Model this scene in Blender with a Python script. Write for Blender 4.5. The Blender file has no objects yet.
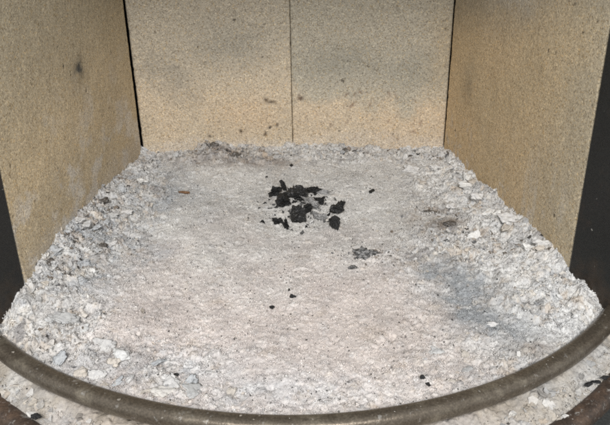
import bpy, math, random
import numpy as np
from mathutils import Vector, Matrix

random.seed(7)
rng = np.random.default_rng(11)
scene = bpy.context.scene
C = scene.collection
R = math.radians

# ------------------------------------------------------------------ camera
cam_d = bpy.data.cameras.new('camera')
cam_d.sensor_width = 36.0
cam_d.lens = 42.5
cam_d.clip_start = 0.01
cam_d.clip_end = 50.0
cam = bpy.data.objects.new('camera', cam_d)
C.objects.link(cam)
cam.matrix_world = (Matrix.Translation((0, 0, 0.315)) @ Matrix.Rotation(R(90 - 26), 4, 'X')
                    @ Matrix.Rotation(R(-0.86), 4, 'Z'))
scene.camera = cam

# ------------------------------------------------------------------ light
world = bpy.data.worlds.new('World')
scene.world = world
world.use_nodes = True
wb = world.node_tree.nodes['Background']
wb.inputs['Color'].default_value = (0.93, 0.97, 1.0, 1)
wb.inputs['Strength'].default_value = 0.74


def lamp(name, loc, target, size, watts, col):
    d = bpy.data.lights.new(name, 'AREA')
    d.shape = 'DISK'
    d.size = size
    d.energy = watts
    d.color = col
    o = bpy.data.objects.new(name, d)
    o.location = loc
    o.rotation_euler = (Vector(target) - Vector(loc)).to_track_quat('-Z', 'Y').to_euler()
    C.objects.link(o)
    return o


lamp('room_lamp', (-0.02, -1.00, 1.25), (0, 0.62, 0.05), 0.75, 39.5, (1.0, 0.975, 0.945))

scene.view_settings.view_transform = 'Standard'
scene.view_settings.look = 'None'
scene.view_settings.exposure = 0.0
scene.view_settings.gamma = 1.0
scene.view_settings.use_curve_mapping = False
scene.cycles.use_denoising = False
scene.cycles.filter_width = 2.0


# ------------------------------------------------------------------ helpers
def tag(o, label=None, cat=None, group=None, kind=None):
    if label: o['label'] = label
    if cat: o['category'] = cat
    if group: o['group'] = group
    if kind: o['kind'] = kind
    return o


def empty(name, loc=(0, 0, 0)):
    o = bpy.data.objects.new(name, None)
    o.location = loc
    o.empty_display_size = 0.02
    C.objects.link(o)
    return o


def mesh_np(name, verts, faces, mat, parent=None, smooth=True, cols=None, loc=(0, 0, 0)):
    """verts (n,3) in world space, faces (m,4) or (m,3) arrays -> one object with its origin at loc."""
    me = bpy.data.meshes.new(name)
    verts = np.asarray(verts, np.float32) - np.asarray(loc, np.float32)
    faces = np.asarray(faces, np.int32)
    n, k = faces.shape
    me.vertices.add(len(verts))
    me.vertices.foreach_set('co', verts.ravel())
    me.loops.add(n * k)
    me.loops.foreach_set('vertex_index', faces.ravel())
    me.polygons.add(n)
    me.polygons.foreach_set('loop_start', np.arange(0, n * k, k, dtype=np.int32))
    me.polygons.foreach_set('use_smooth', np.full(n, smooth, dtype=bool))
    me.update(calc_edges=True)
    if cols is not None:
        a = me.color_attributes.new('Col', 'FLOAT_COLOR', 'POINT')
        rgba = np.ones((len(verts), 4), np.float32)
        rgba[:, :3] = cols
        a.data.foreach_set('color', rgba.ravel())
    me.materials.append(mat)
    o = bpy.data.objects.new(name, me)
    C.objects.link(o)
    if parent is not None:
        o.parent = parent
        o.location = Vector(loc) - parent.location
    else:
        o.location = loc
    return o


def grid_faces(nx, ny, keep=None):
    i, j = np.meshgrid(np.arange(nx - 1), np.arange(ny - 1), indexing='ij')
    a = i * ny + j
    f = np.stack([a, a + ny, a + ny + 1, a + 1], -1).reshape(-1, 4)
    if keep is not None:
        k = keep.ravel()
        f = f[k[f].all(1)]
    return f


def compact(v, f, c=None):
    used = np.zeros(len(v), bool)
    used[f.ravel()] = True
    idx = np.cumsum(used) - 1
    return v[used], idx[f], (c[used] if c is not None else None)


def vnoise(x, y, scale, seed):
    """smooth value noise, about -1..1, feature size `scale` metres"""
    r = np.random.default_rng(seed)
    lat = r.uniform(-1, 1, (256, 256))
    u = x / scale + 37.3
    v = y / scale + 91.7
    i = np.floor(u).astype(int)
    j = np.floor(v).astype(int)
    fu = u - i
    fv = v - j
    fu = fu * fu * fu * (fu * (fu * 6 - 15) + 10)
    fv = fv * fv * fv * (fv * (fv * 6 - 15) + 10)
    g = lambda a, b: lat[(i + a) % 256, (j + b) % 256]
    return ((g(0, 0) * (1 - fu) + g(1, 0) * fu) * (1 - fv) + (g(0, 1) * (1 - fu) + g(1, 1) * fu) * fv)


def fbm(x, y, scale, octs, seed, gain=0.5):
    s = 0
    a = 1
    t = 0
    for k in range(octs):
        s = s + a * vnoise(x * math.cos(k) - y * math.sin(k), x * math.sin(k) + y * math.cos(k), scale / 2 ** k, seed + k)
        t += a
        a *= gain
    return s / t * 1.6


def sstep(a, b, x):
    t = np.clip((x - a) / (b - a), 0, 1)
    return t * t * (3 - 2 * t)


# ------------------------------------------------------------------ materials
class NT:
    def __init__(self, name):
        self.m = bpy.data.materials.new(name)
        self.m.use_nodes = True
        self.t = self.m.node_tree
        self.b = self.t.nodes['Principled BSDF']

    def n(self, typ, **kw):
        nd = self.t.nodes.new(typ)
        for k, v in kw.items():
            if k.startswith('i_'):
                nd.inputs[k[2:].replace('_', ' ')].default_value = v
            else:
                setattr(nd, k, v)
        return nd

    def l(self, a, b):
        self.t.links.new(a, b)

    def ramp(self, fac, stops):
        r = self.n('ShaderNodeValToRGB')
        e = r.color_ramp.elements
        while len(e) < len(stops):
            e.new(0.5)
        for k, (p, c) in enumerate(stops):
            e[k].position = p
            e[k].color = (*c, 1) if len(c) == 3 else c
        self.l(fac, r.inputs[0])
        return r.outputs[0]

    def mix(self, fac, a, b, mode='MIX'):
        x = self.n('ShaderNodeMix', data_type='RGBA', blend_type=mode)
        for sock, v in ((x.inputs[0], fac), (x.inputs[6], a), (x.inputs[7], b)):
            if isinstance(v, (int, float)):
                sock.default_value = v
            elif isinstance(v, tuple):
                sock.default_value = (*v, 1)
            else:
                self.l(v, sock)
        return x.outputs[2]

    def bump(self, h, strength, dist, prev=None):
        b = self.n('ShaderNodeBump')
        b.inputs['Strength'].default_value = strength
        b.inputs['Distance'].default_value = dist
        self.l(h, b.inputs['Height'])
        if prev is not None:
            self.l(prev, b.inputs['Normal'])
        return b.outputs[0]


def mat_ash():
    k = NT('ash')
    co = k.n('ShaderNodeTexCoord').outputs['Object']
    at = k.n('ShaderNodeAttribute', attribute_name='Col').outputs['Color']
    n1 = k.n('ShaderNodeTexNoise', i_Scale=1100.0, i_Detail=4.0, i_Roughness=0.7)
    k.l(co, n1.inputs['Vector'])
    n2 = k.n('ShaderNodeTexNoise', i_Scale=420.0, i_Detail=3.0)
    k.l(co, n2.inputs['Vector'])
    g = k.ramp(n1.outputs[0], [(0.30, (0.74, 0.74, 0.75)), (0.47, (0.99, 0.99, 0.99)), (0.72, (1.10, 1.10, 1.09))])
    c = k.mix(1.0, at, g, 'MULTIPLY')
    g2 = k.ramp(n2.outputs[0], [(0.33, (0.86, 0.86, 0.87)), (0.6, (1.03, 1.03, 1.02))])
    c = k.mix(1.0, c, g2, 'MULTIPLY')
    k.l(c, k.b.inputs['Base Color'])
    k.b.inputs['Roughness'].default_value = 0.95
    k.b.inputs['Specular IOR Level'].default_value = 0.12
    nn = k.bump(n1.outputs[0], 0.40, 0.0008)
    k.l(nn, k.b.inputs['Normal'])
    return k.m


def mat_board():
    k = NT('vermiculite')
    co = k.n('ShaderNodeTexCoord').outputs['Object']
    at = k.n('ShaderNodeAttribute', attribute_name='Col').outputs['Color']
    wn = k.n('ShaderNodeTexNoise', i_Scale=600.0, i_Detail=2.0)
    k.l(co, wn.inputs['Vector'])
    wv = k.n('ShaderNodeVectorMath', operation='MULTIPLY_ADD')
    k.l(wn.outputs['Color'], wv.inputs[0])
    wv.inputs[1].default_value = (0.0016, 0.0016, 0.0016)
    k.l(co, wv.inputs[2])
    v1 = k.n('ShaderNodeTexVoronoi', i_Scale=860.0)
    k.l(wv.outputs[0], v1.inputs['Vector'])
    v2 = k.n('ShaderNodeTexVoronoi', i_Scale=1500.0)
    k.l(wv.outputs[0], v2.inputs['Vector'])
    s1 = k.n('ShaderNodeSeparateColor')
    k.l(v1.outputs['Color'], s1.inputs[0])
    s2 = k.n('ShaderNodeSeparateColor')
    k.l(v2.outputs['Color'], s2.inputs[0])
    g1 = k.ramp(s1.outputs[0], [(0.0, (0.58, 0.55, 0.52)), (0.16, (0.84, 0.83, 0.81)), (0.5, (1.0, 1.0, 1.0)),
                                (0.86, (1.10, 1.09, 1.07)), (1.0, (1.42, 1.40, 1.34))])
    c = k.mix(1.0, at, g1, 'MULTIPLY')
    g2 = k.ramp(s2.outputs[1], [(0.0, (0.66, 0.64, 0.62)), (0.3, (0.93, 0.92, 0.91)), (1.0, (1.14, 1.13, 1.11))])
    c = k.mix(0.85, c, g2, 'MULTIPLY')
    # a few ochre and a few dark grains
    oc = k.ramp(s1.outputs[2], [(0.9, (0, 0, 0)), (0.93, (1, 1, 1))])
    c = k.mix(oc, c, k.mix(1.0, c, (1.02, 0.92, 0.76), 'MULTIPLY'))
    v3 = k.n('ShaderNodeTexNoise', i_Scale=260.0, i_Detail=4.0, i_Roughness=0.65)
    k.l(co, v3.inputs['Vector'])
    dk = k.ramp(v3.outputs[0], [(0.14, (0.7, 0.66, 0.62)), (0.24, (1, 1, 1))])
    c = k.mix(1.0, c, dk, 'MULTIPLY')
    k.l(c, k.b.inputs['Base Color'])
    k.b.inputs['Roughness'].default_value = 0.85
    k.b.inputs['Specular IOR Level'].default_value = 0.25
    nn = k.bump(v1.outputs['Distance'], 0.12, 0.0006)
    nn = k.bump(v2.outputs['Distance'], 0.18, 0.0005, nn)
    nn = k.bump(v3.outputs[0], 0.22, 0.0010, nn)
    k.l(nn, k.b.inputs['Normal'])
    return k.m


def mat_steel(name, base, rust, rust_amt, rough, metal, dust=0.0, foot=False):
    k = NT(name)
    co = k.n('ShaderNodeTexCoord').outputs['Object']
    n1 = k.n('ShaderNodeTexNoise', i_Scale=45.0, i_Detail=6.0, i_Roughness=0.65)
    k.l(co, n1.inputs['Vector'])
    n2 = k.n('ShaderNodeTexNoise', i_Scale=700.0, i_Detail=3.0)
    k.l(co, n2.inputs['Vector'])
    f = k.ramp(n1.outputs[0], [(0.62 - rust_amt, (0, 0, 0)), (0.80 - rust_amt, (1, 1, 1))])
    c = k.mix(f, base, rust)
    g = k.ramp(n2.outputs[0], [(0.3, (0.72, 0.72, 0.72)), (0.7, (1.25, 1.25, 1.25))])
    c = k.mix(1.0, c, g, 'MULTIPLY')
    if dust:
        n3 = k.n('ShaderNodeTexNoise', i_Scale=190.0, i_Detail=5.0, i_Roughness=0.7)
        k.l(co, n3.inputs['Vector'])
        d = k.ramp(n3.outputs[0], [(0.66 - dust, (0, 0, 0)), (0.74 - dust, (0.75, 0.75, 0.75))])
        c = k.mix(d, c, (0.36, 0.34, 0.31))
    if foot:
        sp = k.n('ShaderNodeSeparateXYZ')
        k.l(co, sp.inputs[0])
        zr = k.n('ShaderNodeMapRange')
        zr.inputs['From Min'].default_value = 0.115
        zr.inputs['From Max'].default_value = 0.035
        k.l(sp.outputs[2], zr.inputs['Value'])
        n4 = k.n('ShaderNodeTexNoise', i_Scale=70.0, i_Detail=7.0, i_Roughness=0.7)
        k.l(co, n4.inputs['Vector'])
        ad = k.n('ShaderNodeMath', operation='MULTIPLY')
        k.l(zr.outputs[0], ad.inputs[0])
        k.l(n4.outputs[0], ad.inputs[1])
        rf = k.ramp(ad.outputs[0], [(0.28, (0, 0, 0)), (0.60, (0.6, 0.6, 0.6))])
        c = k.mix(rf, c, (0.060, 0.038, 0.022))  # rust at the jamb foot, with its brown sheen painted into the colour
        df_ = k.ramp(ad.outputs[0], [(0.56, (0, 0, 0)), (0.66, (0.6, 0.6, 0.6))])
        c = k.mix(df_, c, (0.20, 0.18, 0.155))
    k.l(c, k.b.inputs['Base Color'])
    k.b.inputs['Metallic'].default_value = metal
    rr = k.ramp(n1.outputs[0], [(0.3, (rough - .08,) * 3), (0.7, (rough + .12,) * 3)])
    k.l(rr, k.b.inputs['Roughness'])
    nn = k.bump(n2.outputs[0], 0.25, 0.0005)
    nn = k.bump(n1.outputs[0], 0.25, 0.002, nn)
    k.l(nn, k.b.inputs['Normal'])
    return k.m


def mat_char(name, base, ash_amt):
    k = NT(name)
    co = k.n('ShaderNodeTexCoord').outputs['Object']
    n1 = k.n('ShaderNodeTexNoise', i_Scale=330.0, i_Detail=5.0, i_Roughness=0.7)
    k.l(co, n1.inputs['Vector'])
    n2 = k.n('ShaderNodeTexNoise', i_Scale=1500.0, i_Detail=3.0)
    k.l(co, n2.inputs['Vector'])
    f = k.ramp(n1.outputs[0], [(0.70 - ash_amt, (0, 0, 0)), (0.84 - ash_amt, (1, 1, 1))])
    gr = k.ramp(n2.outputs[0], [(0.3, (0.20, 0.20, 0.205)), (0.7, (0.56, 0.55, 0.54))])
    sh = k.ramp(n2.outputs[0], [(0.35, tuple(q * .55 for q in base)), (0.58, base), (0.75, tuple(min(q * 3.2, .5) for q in base))])  # silvery sheen of charcoal put into the base colour as noise
    c = k.mix(f, sh, gr)
    k.l(c, k.b.inputs['Base Color'])
    k.b.inputs['Roughness'].default_value = 0.40
    k.b.inputs['Specular IOR Level'].default_value = 0.55
    nn = k.bump(n1.outputs[0], 0.9, 0.0024)
    nn = k.bump(n2.outputs[0], 0.5, 0.0007, nn)
    k.l(nn, k.b.inputs['Normal'])
    return k.m


ASH = mat_ash()
BOARD = mat_board()
BLACK = mat_steel('black_stove_paint', (0.010, 0.0105, 0.0100), (0.024, 0.017, 0.012), 0.05, 0.36, 0.0, -0.03, True)
SHELL = mat_steel('sooty_steel', (0.006, 0.006, 0.006), (0.012, 0.010, 0.008), 0.0, 0.8, 0.0)
BARM = mat_steel('heat_browned_steel', (0.125, 0.103, 0.078), (0.22, 0.19, 0.145), 0.12, 0.34, 0.5, 0.05)
RIMM = mat_steel('rusty_rim_steel', (0.055, 0.040, 0.031), (0.13, 0.085, 0.058), 0.14, 0.5, 0.25, 0.08)
LEDGE = mat_steel('dusty_grey_plate', (0.05, 0.052, 0.05), (0.09, 0.088, 0.08), 0.12, 0.6, 0.1, 0.08)

# ------------------------------------------------------------------ plan of the firebox (metres)
LB, RB = np.array((-0.1945, 0.812)), np.array((0.1670, 0.812))     # back corners
LF, RF = np.array((-0.2185, 0.480)), np.array((0.2105, 0.497))     # front ends of the side boards
BC, BR, BT = np.array((-0.0083, 0.648)), 0.3070, 0.0066            # guard bar: centre, radius, half thickness
RC, RR, RZ = np.array((-0.0054, 0.610)), 0.2965, -0.019            # rim of the sill


def xl(y): return LB[0] + (LF[0] - LB[0]) * (y - LB[1]) / (LF[1] - LB[1])
def xr(y): return RB[0] + (RF[0] - RB[0]) * (y - RB[1]) / (RF[1] - RB[1])


# ------------------------------------------------------------------ stove body
stove = empty('wood_stove', (-0.01, 0.62, -0.05))
tag(stove, 'black steel stove body round the ash bed, with dark jambs and a rusty front rim', 'stove')


def slab(name, poly, z0, z1, mat, parent):
    """vertical prism over a plan polygon"""
    n = len(poly)
    v = [(x, y, z0) for x, y in poly] + [(x, y, z1) for x, y in poly]
    me = bpy.data.meshes.new(name)
    f = [tuple(range(n))[::-1], tuple(range(n, 2 * n))]
    f += [(i, (i + 1) % n, n + (i + 1) % n, n + i) for i in range(n)]
    ox, oy = np.mean([p[0] for p in poly]), np.mean([p[1] for p in poly])
    me.from_pydata([(a - ox, b - oy, c - z0) for a, b, c in v], [], f)
    me.materials.append(mat)
    o = bpy.data.objects.new(name, me)
    C.objects.link(o)
    if parent:
        o.parent = parent
        o.location = Vector((ox, oy, z0)) - parent.location
    else:
        o.location = (ox, oy, z0)
    bv = o.modifiers.new('edge', 'BEVEL')
    bv.width = 0.0012
    bv.segments = 2
    return o


slab('back_plate', [(-0.26, 0.862), (0.24, 0.862), (0.24, 0.866), (-0.26, 0.866)], -0.045, 0.36, SHELL, stove)
slab('side_plate', [(-0.262, 0.475), (-0.258, 0.475), (-0.258, 0.861), (-0.262, 0.861)], -0.045, 0.36, SHELL, stove)
slab('side_plate', [(0.247, 0.490), (0.251, 0.490), (0.251, 0.861), (0.247, 0.861)], -0.045, 0.36, SHELL, stove)
slab('floor_plate', [(-0.262, 0.47), (-0.20, 0.40), (-0.1, 0.352), (0, 0.343), (0.1, 0.355), (0.2, 0.41), (0.251, 0.47), (0.251, 0.86), (-0.262, 0.86)],
     -0.044, -0.034, SHELL, stove)

slab('unseen_baffle_plate', [(-0.262, 0.50), (0.251, 0.50), (0.251, 0.861), (-0.262, 0.861)], 0.349, 0.358, SHELL, stove)  # unseen stove top, added to darken the upper part of the boards


def jamb(side):
    """curved front post, from the end of the side board outwards and towards the door"""
    s = -1 if side == 'l' else 1
    p0 = LF if s < 0 else RF
    y1 = p0[1]
    x0 = p0[0] - s * 0.0009
    inner = [(x0, y1 - 0.0015), (x0 + s * .012, y1 - .022), (x0 + s * .027, y1 - .046), (x0 + s * .046, y1 - .069), (x0 + s * .068, y1 - .088)]
    outer = [(x0 + s * .072, y1 - .082), (x0 + s * .06, y1 - .06), (x0 + s * .046, y1 - .03), (x0 + s * .040, y1 - .0015)]
    poly = inner + outer
    if s > 0:
        poly = poly[::1]
    else:
        poly = poly[::-1]
    # finer, so that it shades as a curve
    n = 26
    out = []
    m = len(poly)
    for i in range(m):
        a, b = np.array(poly[i]), np.array(poly[(i + 1) % m])
        for t in np.linspace(0, 1, 3, endpoint=False):
            out.append(tuple(a + (b - a) * t))
    return slab('door_jamb', out, -0.03, 0.36, BLACK, stove)


jamb('l')
jamb('r')


def sweep_arc(name, centre, prof, a0, a1, n, mat, parent=None, wob=0.0, seed=1, closed_ends=True):
    """prof: closed list of (dr, z); swept round centre from angle a0 to a1 (0 = towards camera)"""
    prof = np.array(prof)
    k = len(prof)
    A = np.linspace(a0, a1, n)
    rr = np.random.default_rng(seed)
    ph = rr.uniform(0, 6, 4)
    V = np.zeros((n, k, 3))
    for i, a in enumerate(A):
        w = wob * (math.sin(3.1 * a + ph[0]) + .5 * math.sin(7.3 * a + ph[1]))
        wz = wob * .5 * (math.sin(4.2 * a + ph[2]) + .4 * math.sin(11 * a + ph[3]))
        r = prof[:, 0] + w
        V[i, :, 0] = centre[0] + r * math.sin(a)
        V[i, :, 1] = centre[1] - r * math.cos(a)
        V[i, :, 2] = prof[:, 1] + wz
    v = V.reshape(-1, 3)
    i, j = np.meshgrid(np.arange(n - 1), np.arange(k), indexing='ij')
    a_ = i * k + j
    b_ = i * k + (j + 1) % k
    f = np.stack([a_, a_ + k, b_ + k, b_], -1).reshape(-1, 4)
    loc = v.mean(0)
    loc[2] = v[:, 2].min()
    return mesh_np(name, v, f, mat, parent, True, None, loc)


def ring_profile(r, z, ax, az, m=20, flat=0.0):
    p = []
    for t in np.linspace(0, 2 * math.pi, m, endpoint=False):
        c, s = math.cos(t), math.sin(t)
        e = 0.75
        p.append((r + ax * math.copysign(abs(c) ** e, c), z + az * math.copysign(abs(s) ** e, s)))
    return p[::-1]


sweep_arc('front_rim', RC, ring_profile(RR + 0.0065, RZ - 0.004, 0.0072, 0.0075), R(-72), R(72), 160, RIMM, stove, 0.0004, 3)
sweep_arc('front_ledge', RC, ring_profile(RR + 0.022, RZ - 0.022, 0.036, 0.004), R(-72), R(72), 120, LEDGE, stove, 0.0003, 5)
sweep_arc('ledge_lip', RC, ring_profile(RR + 0.072, RZ - 0.030, 0.030, 0.007), R(-72), R(72), 120, RIMM, stove, 0.0003, 6)

bar = sweep_arc('log_guard_bar', BC, ring_profile(BR, 0.0020, BT * 1.02, BT), R(-78), R(78), 240, BARM, None, 0.0005, 9)
tag(bar, 'curved heat-browned steel bar running along the front edge of the ash', 'guard bar')


# ------------------------------------------------------------------ lining boards
def blob(u, v, cu, cv, ru, rv, rot=0.0):
    c, s = math.cos(rot), math.sin(rot)
    a = ((u - cu) * c + (v - cv) * s) / ru
    b = (-(u - cu) * s + (v - cv) * c) / rv
    return np.exp(-(a * a + b * b))


def lerp3(c, col, f):
    return c + (np.array(col) - c) * np.clip(f, 0, 1)[..., None]


def board(name, A, B, out, colour, seed, z0=-0.03, z1=0.345, th=0.03, step=0.0016, skew=(0, 0, 0, 0), chips=1.0):
    """A -> B: plan ends of the face towards the fire; out: unit normal away from the fire; skew: shifts of the
    two ends at the bottom and top along A->B"""
    A, B, out = map(np.array, (A, B, out))
    L = np.linalg.norm(B - A)
    t = (B - A) / L
    nu, nz = int(L / step) + 1, int((z1 - z0) / step) + 1
    u, z = np.meshgrid(np.linspace(0, L, nu), np.linspace(z0, z1, nz), indexing='ij')
    h = (z - z0) / (z1 - z0)
    ua = skew[0] * (1 - h) + skew[2] * h
    ub = L + skew[1] * (1 - h) + skew[3] * h
    uu = ua + (ub - ua) * u / L
    # worn, slightly ragged upright edges
    rag0 = np.abs(fbm(z, z * 0 + seed, .02, 4, seed + 50)) * .0011 * chips + np.clip(fbm(z, z * 0, .012, 3, seed + 51) - .55, 0, 1) * .004 * chips
    rag1 = np.abs(fbm(z, z * 0 + seed, .02, 4, seed + 60)) * .0009 * chips + np.clip(fbm(z, z * 0, .012, 3, seed + 61) - .6, 0, 1) * .003 * chips
    uu = uu + rag0 * np.clip(1 - (u) / .004, 0, 1) - rag1 * np.clip(1 - (L - u) / .004, 0, 1)
    edge = np.minimum(u, L - u)
    dep = .0009 * np.clip(1 - edge / .0016, 0, 1) ** 2                       # rounded arris
    dep = dep + .00009 * fbm(uu, z, .004, 2, seed) + .0005 * fbm(uu, z, .05, 3, seed + 3)
    pits = np.clip(fbm(uu, z, .006, 2, seed + 9) - 1.25, 0, 1)
    dep = dep + .004 * pits
    X = A[0] + t[0] * uu + out[0] * dep
    Y = A[1] + t[1] * uu + out[1] * dep
    front = np.stack([X, Y, z], -1).reshape(-1, 3)
    f = grid_faces(nu, nz)
    col = colour(uu / L, z, uu, seed)
    col = lerp3(col, (.06, .05, .04), pits * 6)
    col = (col * .92 + .08 * col.mean(-1, keepdims=True)) * 1.16
    # side and rear faces: the outline of the face carried back by the thickness
    idx = np.arange(nu * nz).reshape(nu, nz)
    ring = np.concatenate([idx[:, 0], idx[-1, 1:], idx[-2::-1, -1], idx[0, -2:0:-1]])
    back = front[ring] + np.array([out[0] * th, out[1] * th, 0])
    nb = len(front)
    m = len(ring)
    k = np.arange(m)
    sf = np.stack([ring[k], ring[(k + 1) % m], nb + (k + 1) % m, nb + k], -1)
    v = np.concatenate([front, back])
    cc = np.concatenate([col.reshape(-1, 3), col.reshape(-1, 3)[ring] * 0.9])
    f = np.concatenate([f, sf[:, ::-1]])
    # orientation towards the fire
    a, b, c_ = v[f[0, 0]], v[f[0, 1]], v[f[0, 2]]
    if np.dot(np.cross(b - a, c_ - a)[:2], out) > 0:
        f = f[:, ::-1]
    loc = ((A[0] + B[0]) / 2, (A[1] + B[1]) / 2, z0)
    o = mesh_np(name, v, f, BOARD, None, True, cc, loc)
    return o


def col_left(s, z, u, seed):
    x = fbm(u, z, .09, 4, seed + 20)
    y = fbm(u, z, .03, 4, seed + 21)
    s0, z0_ = s, z
    w_ = fbm(u, z, .018, 5, seed + 25, .65)
    s, z = s + .035 * w_, z + .006 * w_
    c = np.zeros(s.shape + (3,)) + (0.53, 0.44, 0.30)
    c = lerp3(c, (0.60, 0.485, 0.315), .5 + .8 * x)
    c = lerp3(c, (0.38, 0.335, 0.245), sstep(.10, .22, z + .02 * x) * .75)      # greyer upwards
    c = lerp3(c, (0.06, 0.062, 0.06), 1.3 * blob(s, z, .515, .143, .024, .0062) * (1 + .6 * y))
    c = lerp3(c, (0.12, 0.115, 0.10), .4 * blob(s, z, .52, .145, .06, .02))
    # pale ash rubbed on the lower half
    w = sstep(.0, .65, fbm(u * .8, z * 1.2, .022, 5, seed + 30)) * sstep(.150, .04, z + .02 * y)
    c = lerp3(c, (0.60, 0.56, 0.50), w * .85)
    c = lerp3(c, (0.5, 0.48, 0.44), .5 * blob(s, z, .25, .122, .012, .004))
    c = lerp3(c, (0.5, 0.47, 0.43), sstep(.045, .02, z + .008 * y) * .45)
    return c


def col_back_a(s, z, u, seed):
    x = fbm(u, z, .07, 4, seed + 20)
    y = fbm(u, z, .02, 4, seed + 21)
    s0, z0_ = s, z
    w_ = fbm(u, z, .018, 5, seed + 25, .65)
    s, z = s + .035 * w_, z + .006 * w_
    c = np.zeros(s.shape + (3,)) + (0.45, 0.385, 0.29)
    c = lerp3(c, (0.48, 0.40, 0.295), .5 + .9 * x)
    c = lerp3(c, (0.40, 0.365, 0.295), sstep(.06, .17, z + .03 * x) * .8)
    c = lerp3(c, (0.17, 0.17, 0.155), .50 * blob(s, z, .24, .092, .17, .026, -.1) * (1 + .45 * y))
    c = lerp3(c, (0.10, 0.09, 0.08), .7 * blob(s, z, .28, .108, .018, .003))
    c = lerp3(c, (0.22, 0.215, 0.19), .40 * blob(s, z, .62, .125, .30, .03) * (1 + .4 * x))
    c = lerp3(c, (0.47, 0.33, 0.20), .40 * blob(s, z, .72, .045, .22, .02) * (1 + .4 * y))
    for (a, b, ra, rb) in ((.835, .0655, .015, .0026), (.870, .063, .026, .0017), (.90, .035, .010, .0022), (.66, .028, .012, .0022), (.45, .022, .012, .0018), (.82, .024, .011, .0026)):
        c = lerp3(c, (0.045, 0.028, 0.02), .95 * blob(s0, z0_, a, b, ra, rb))
    c = lerp3(c, (0.50, 0.46, 0.41), sstep(.024, .008, z + .006 * y) * .5)
    return c


def col_back_b(s, z, u, seed):
    x = fbm(u, z, .07, 4, seed + 20)
    y = fbm(u, z, .02, 4, seed + 21)
    s0, z0_ = s, z
    w_ = fbm(u, z, .018, 5, seed + 25, .65)
    s, z = s + .035 * w_, z + .006 * w_
    c = np.zeros(s.shape + (3,)) + (0.47, 0.395, 0.295)
    c = lerp3(c, (0.49, 0.40, 0.29), .5 + .9 * x)
    g = sstep(.045, .085, z + .02 * x + .01 * y)
    c = lerp3(c, (0.345, 0.33, 0.275), g * .78)
    c = lerp3(c, (0.18, 0.185, 0.165), .45 * blob(s, z, .28, .108, .28, .022) + .42 * blob(s, z, .78, .095, .24, .022))
    c = lerp3(c, (0.36, 0.285, 0.18), .5 * blob(s, z, .96, .12, .10, .06))
    rr = np.random.default_rng(5)
    for k in range(26):
        a, b = rr.uniform(.03, .97), rr.uniform(.015, .075)
        q = rr.uniform(.5, 1.0)
        c = lerp3(c, (0.13, 0.06, 0.035), .62 * q * blob(s0, z0_, a, b, rr.uniform(.008, .018), rr.uniform(.0012, .0022), rr.uniform(-.3, .3)))
    c = lerp3(c, (0.06, 0.03, 0.02), .95 * blob(s0, z0_, .055, .067, .018, .0028))
    c = lerp3(c, (0.50, 0.46, 0.41), sstep(.028, .008, z + .006 * y) * .4)
    return c


def col_right(s, z, u, seed):
    # s = 0 at the back corner, 1 at the jamb
    x = fbm(u, z, .08, 4, seed + 20)
    y = fbm(u, z, .025, 4, seed + 21)
    s0, z0_ = s, z
    w_ = fbm(u, z, .018, 5, seed + 25, .65)
    s, z = s + .035 * w_, z + .006 * w_
    c = np.zeros(s.shape + (3,)) + (0.53, 0.42, 0.265)
    c = lerp3(c, (0.57, 0.435, 0.265), .5 + .8 * x)
    c = lerp3(c, (0.44, 0.39, 0.29), sstep(.62, .95, s + .10 * x) * .75)
    c = lerp3(c, (0.30, 0.275, 0.22), sstep(.13, .20, z + .02 * x - .04 * s) * .7)
    c = lerp3(c, (0.40, 0.375, 0.33), .55 * blob(s, z, .52, .205, .2, .014) * sstep(.66, .60, s))
    c = lerp3(c, (0.16, 0.15, 0.12), .35 * blob(s, z, .2, .10, .05, .02))
    w = sstep(.25, .9, fbm(u * 3.2, z * .5, .03, 4, seed + 30)) * sstep(.12, .03, z) * sstep(.45, .8, s)
    c = lerp3(c, (0.50, 0.46, 0.39), w * .65)
    w = sstep(.5, .9, fbm(u, z, .012, 3, seed + 34)) * sstep(.08, .02, z)
    c = lerp3(c, (0.55, 0.51, 0.46), w * .6)
    return c


o = board('lining_board', LF + (0, .0), LB + (0, -.0035), (-1, .072), col_left, 100, skew=(0, 0, 0, 0))
tag(o, 'tan side board beside the wide black corner gap, with one dark soot spot', 'lining board', 'boards lining the firebox')
MX = -0.0133
o = board('lining_board', (LB[0] + .0009, .812), (MX - .0002, .812), (0, 1), col_back_a, 200, skew=(.0006, 0, -.0012, 0), chips=.35)
tag(o, 'back board beside the wide black corner gap, with a grey smudge at mid height', 'lining board', 'boards lining the firebox')
o = board('lining_board', (MX + .0002, .8115), (RB[0] + .0006, .8115), (0, 1), col_back_b, 300, chips=.15)
tag(o, 'back board with grey soot bands above and reddish flecks along its foot', 'lining board', 'boards lining the firebox')
o = board('lining_board', RB + (.0003, -.0030), RF, (1, .138), col_right, 400, skew=(0, 0, .0010, 0), chips=1.2)
tag(o, 'ochre side board with pale vertical scrapes, in front of the black jamb\'s glossy face', 'lining board', 'boards lining the firebox')

# ------------------------------------------------------------------ ash bed
gLy = np.array([.38, .42, .46, .487, .503, .551, .582, .646, .693, .75, .793, .815])
gLz = np.array([.003, .010, .0165, .0190, .0240, .0250, .0265, .0190, .0170, .011, .004, .003])
gRy = np.array([.38, .42, .46, .505, .5325, .571, .615, .665, .722, .786, .815])
gRz = np.array([.003, .008, .0145, .0210, .0225, .0205, .0180, .0170, .0140, .0055, .001])
hBx = np.array([-.20, -.15, -.113, -.065, -.013, .031, .067, .115, .166, .20])
hBz = np.array([.0065, .0040, .0080, .0085, .0110, .0115, .0080, .0060, .0045, .004])


def dists(x, y):
    dl = x - xl(y)
    dr = xr(y) - x
    # in front of the boards the mass thins towards the jambs
    db = LB[1] - y
    df = (BR - BT) - np.hypot(x - BC[0], y - BC[1])       # to the inside of the bar
    return dl, dr, db, df


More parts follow.
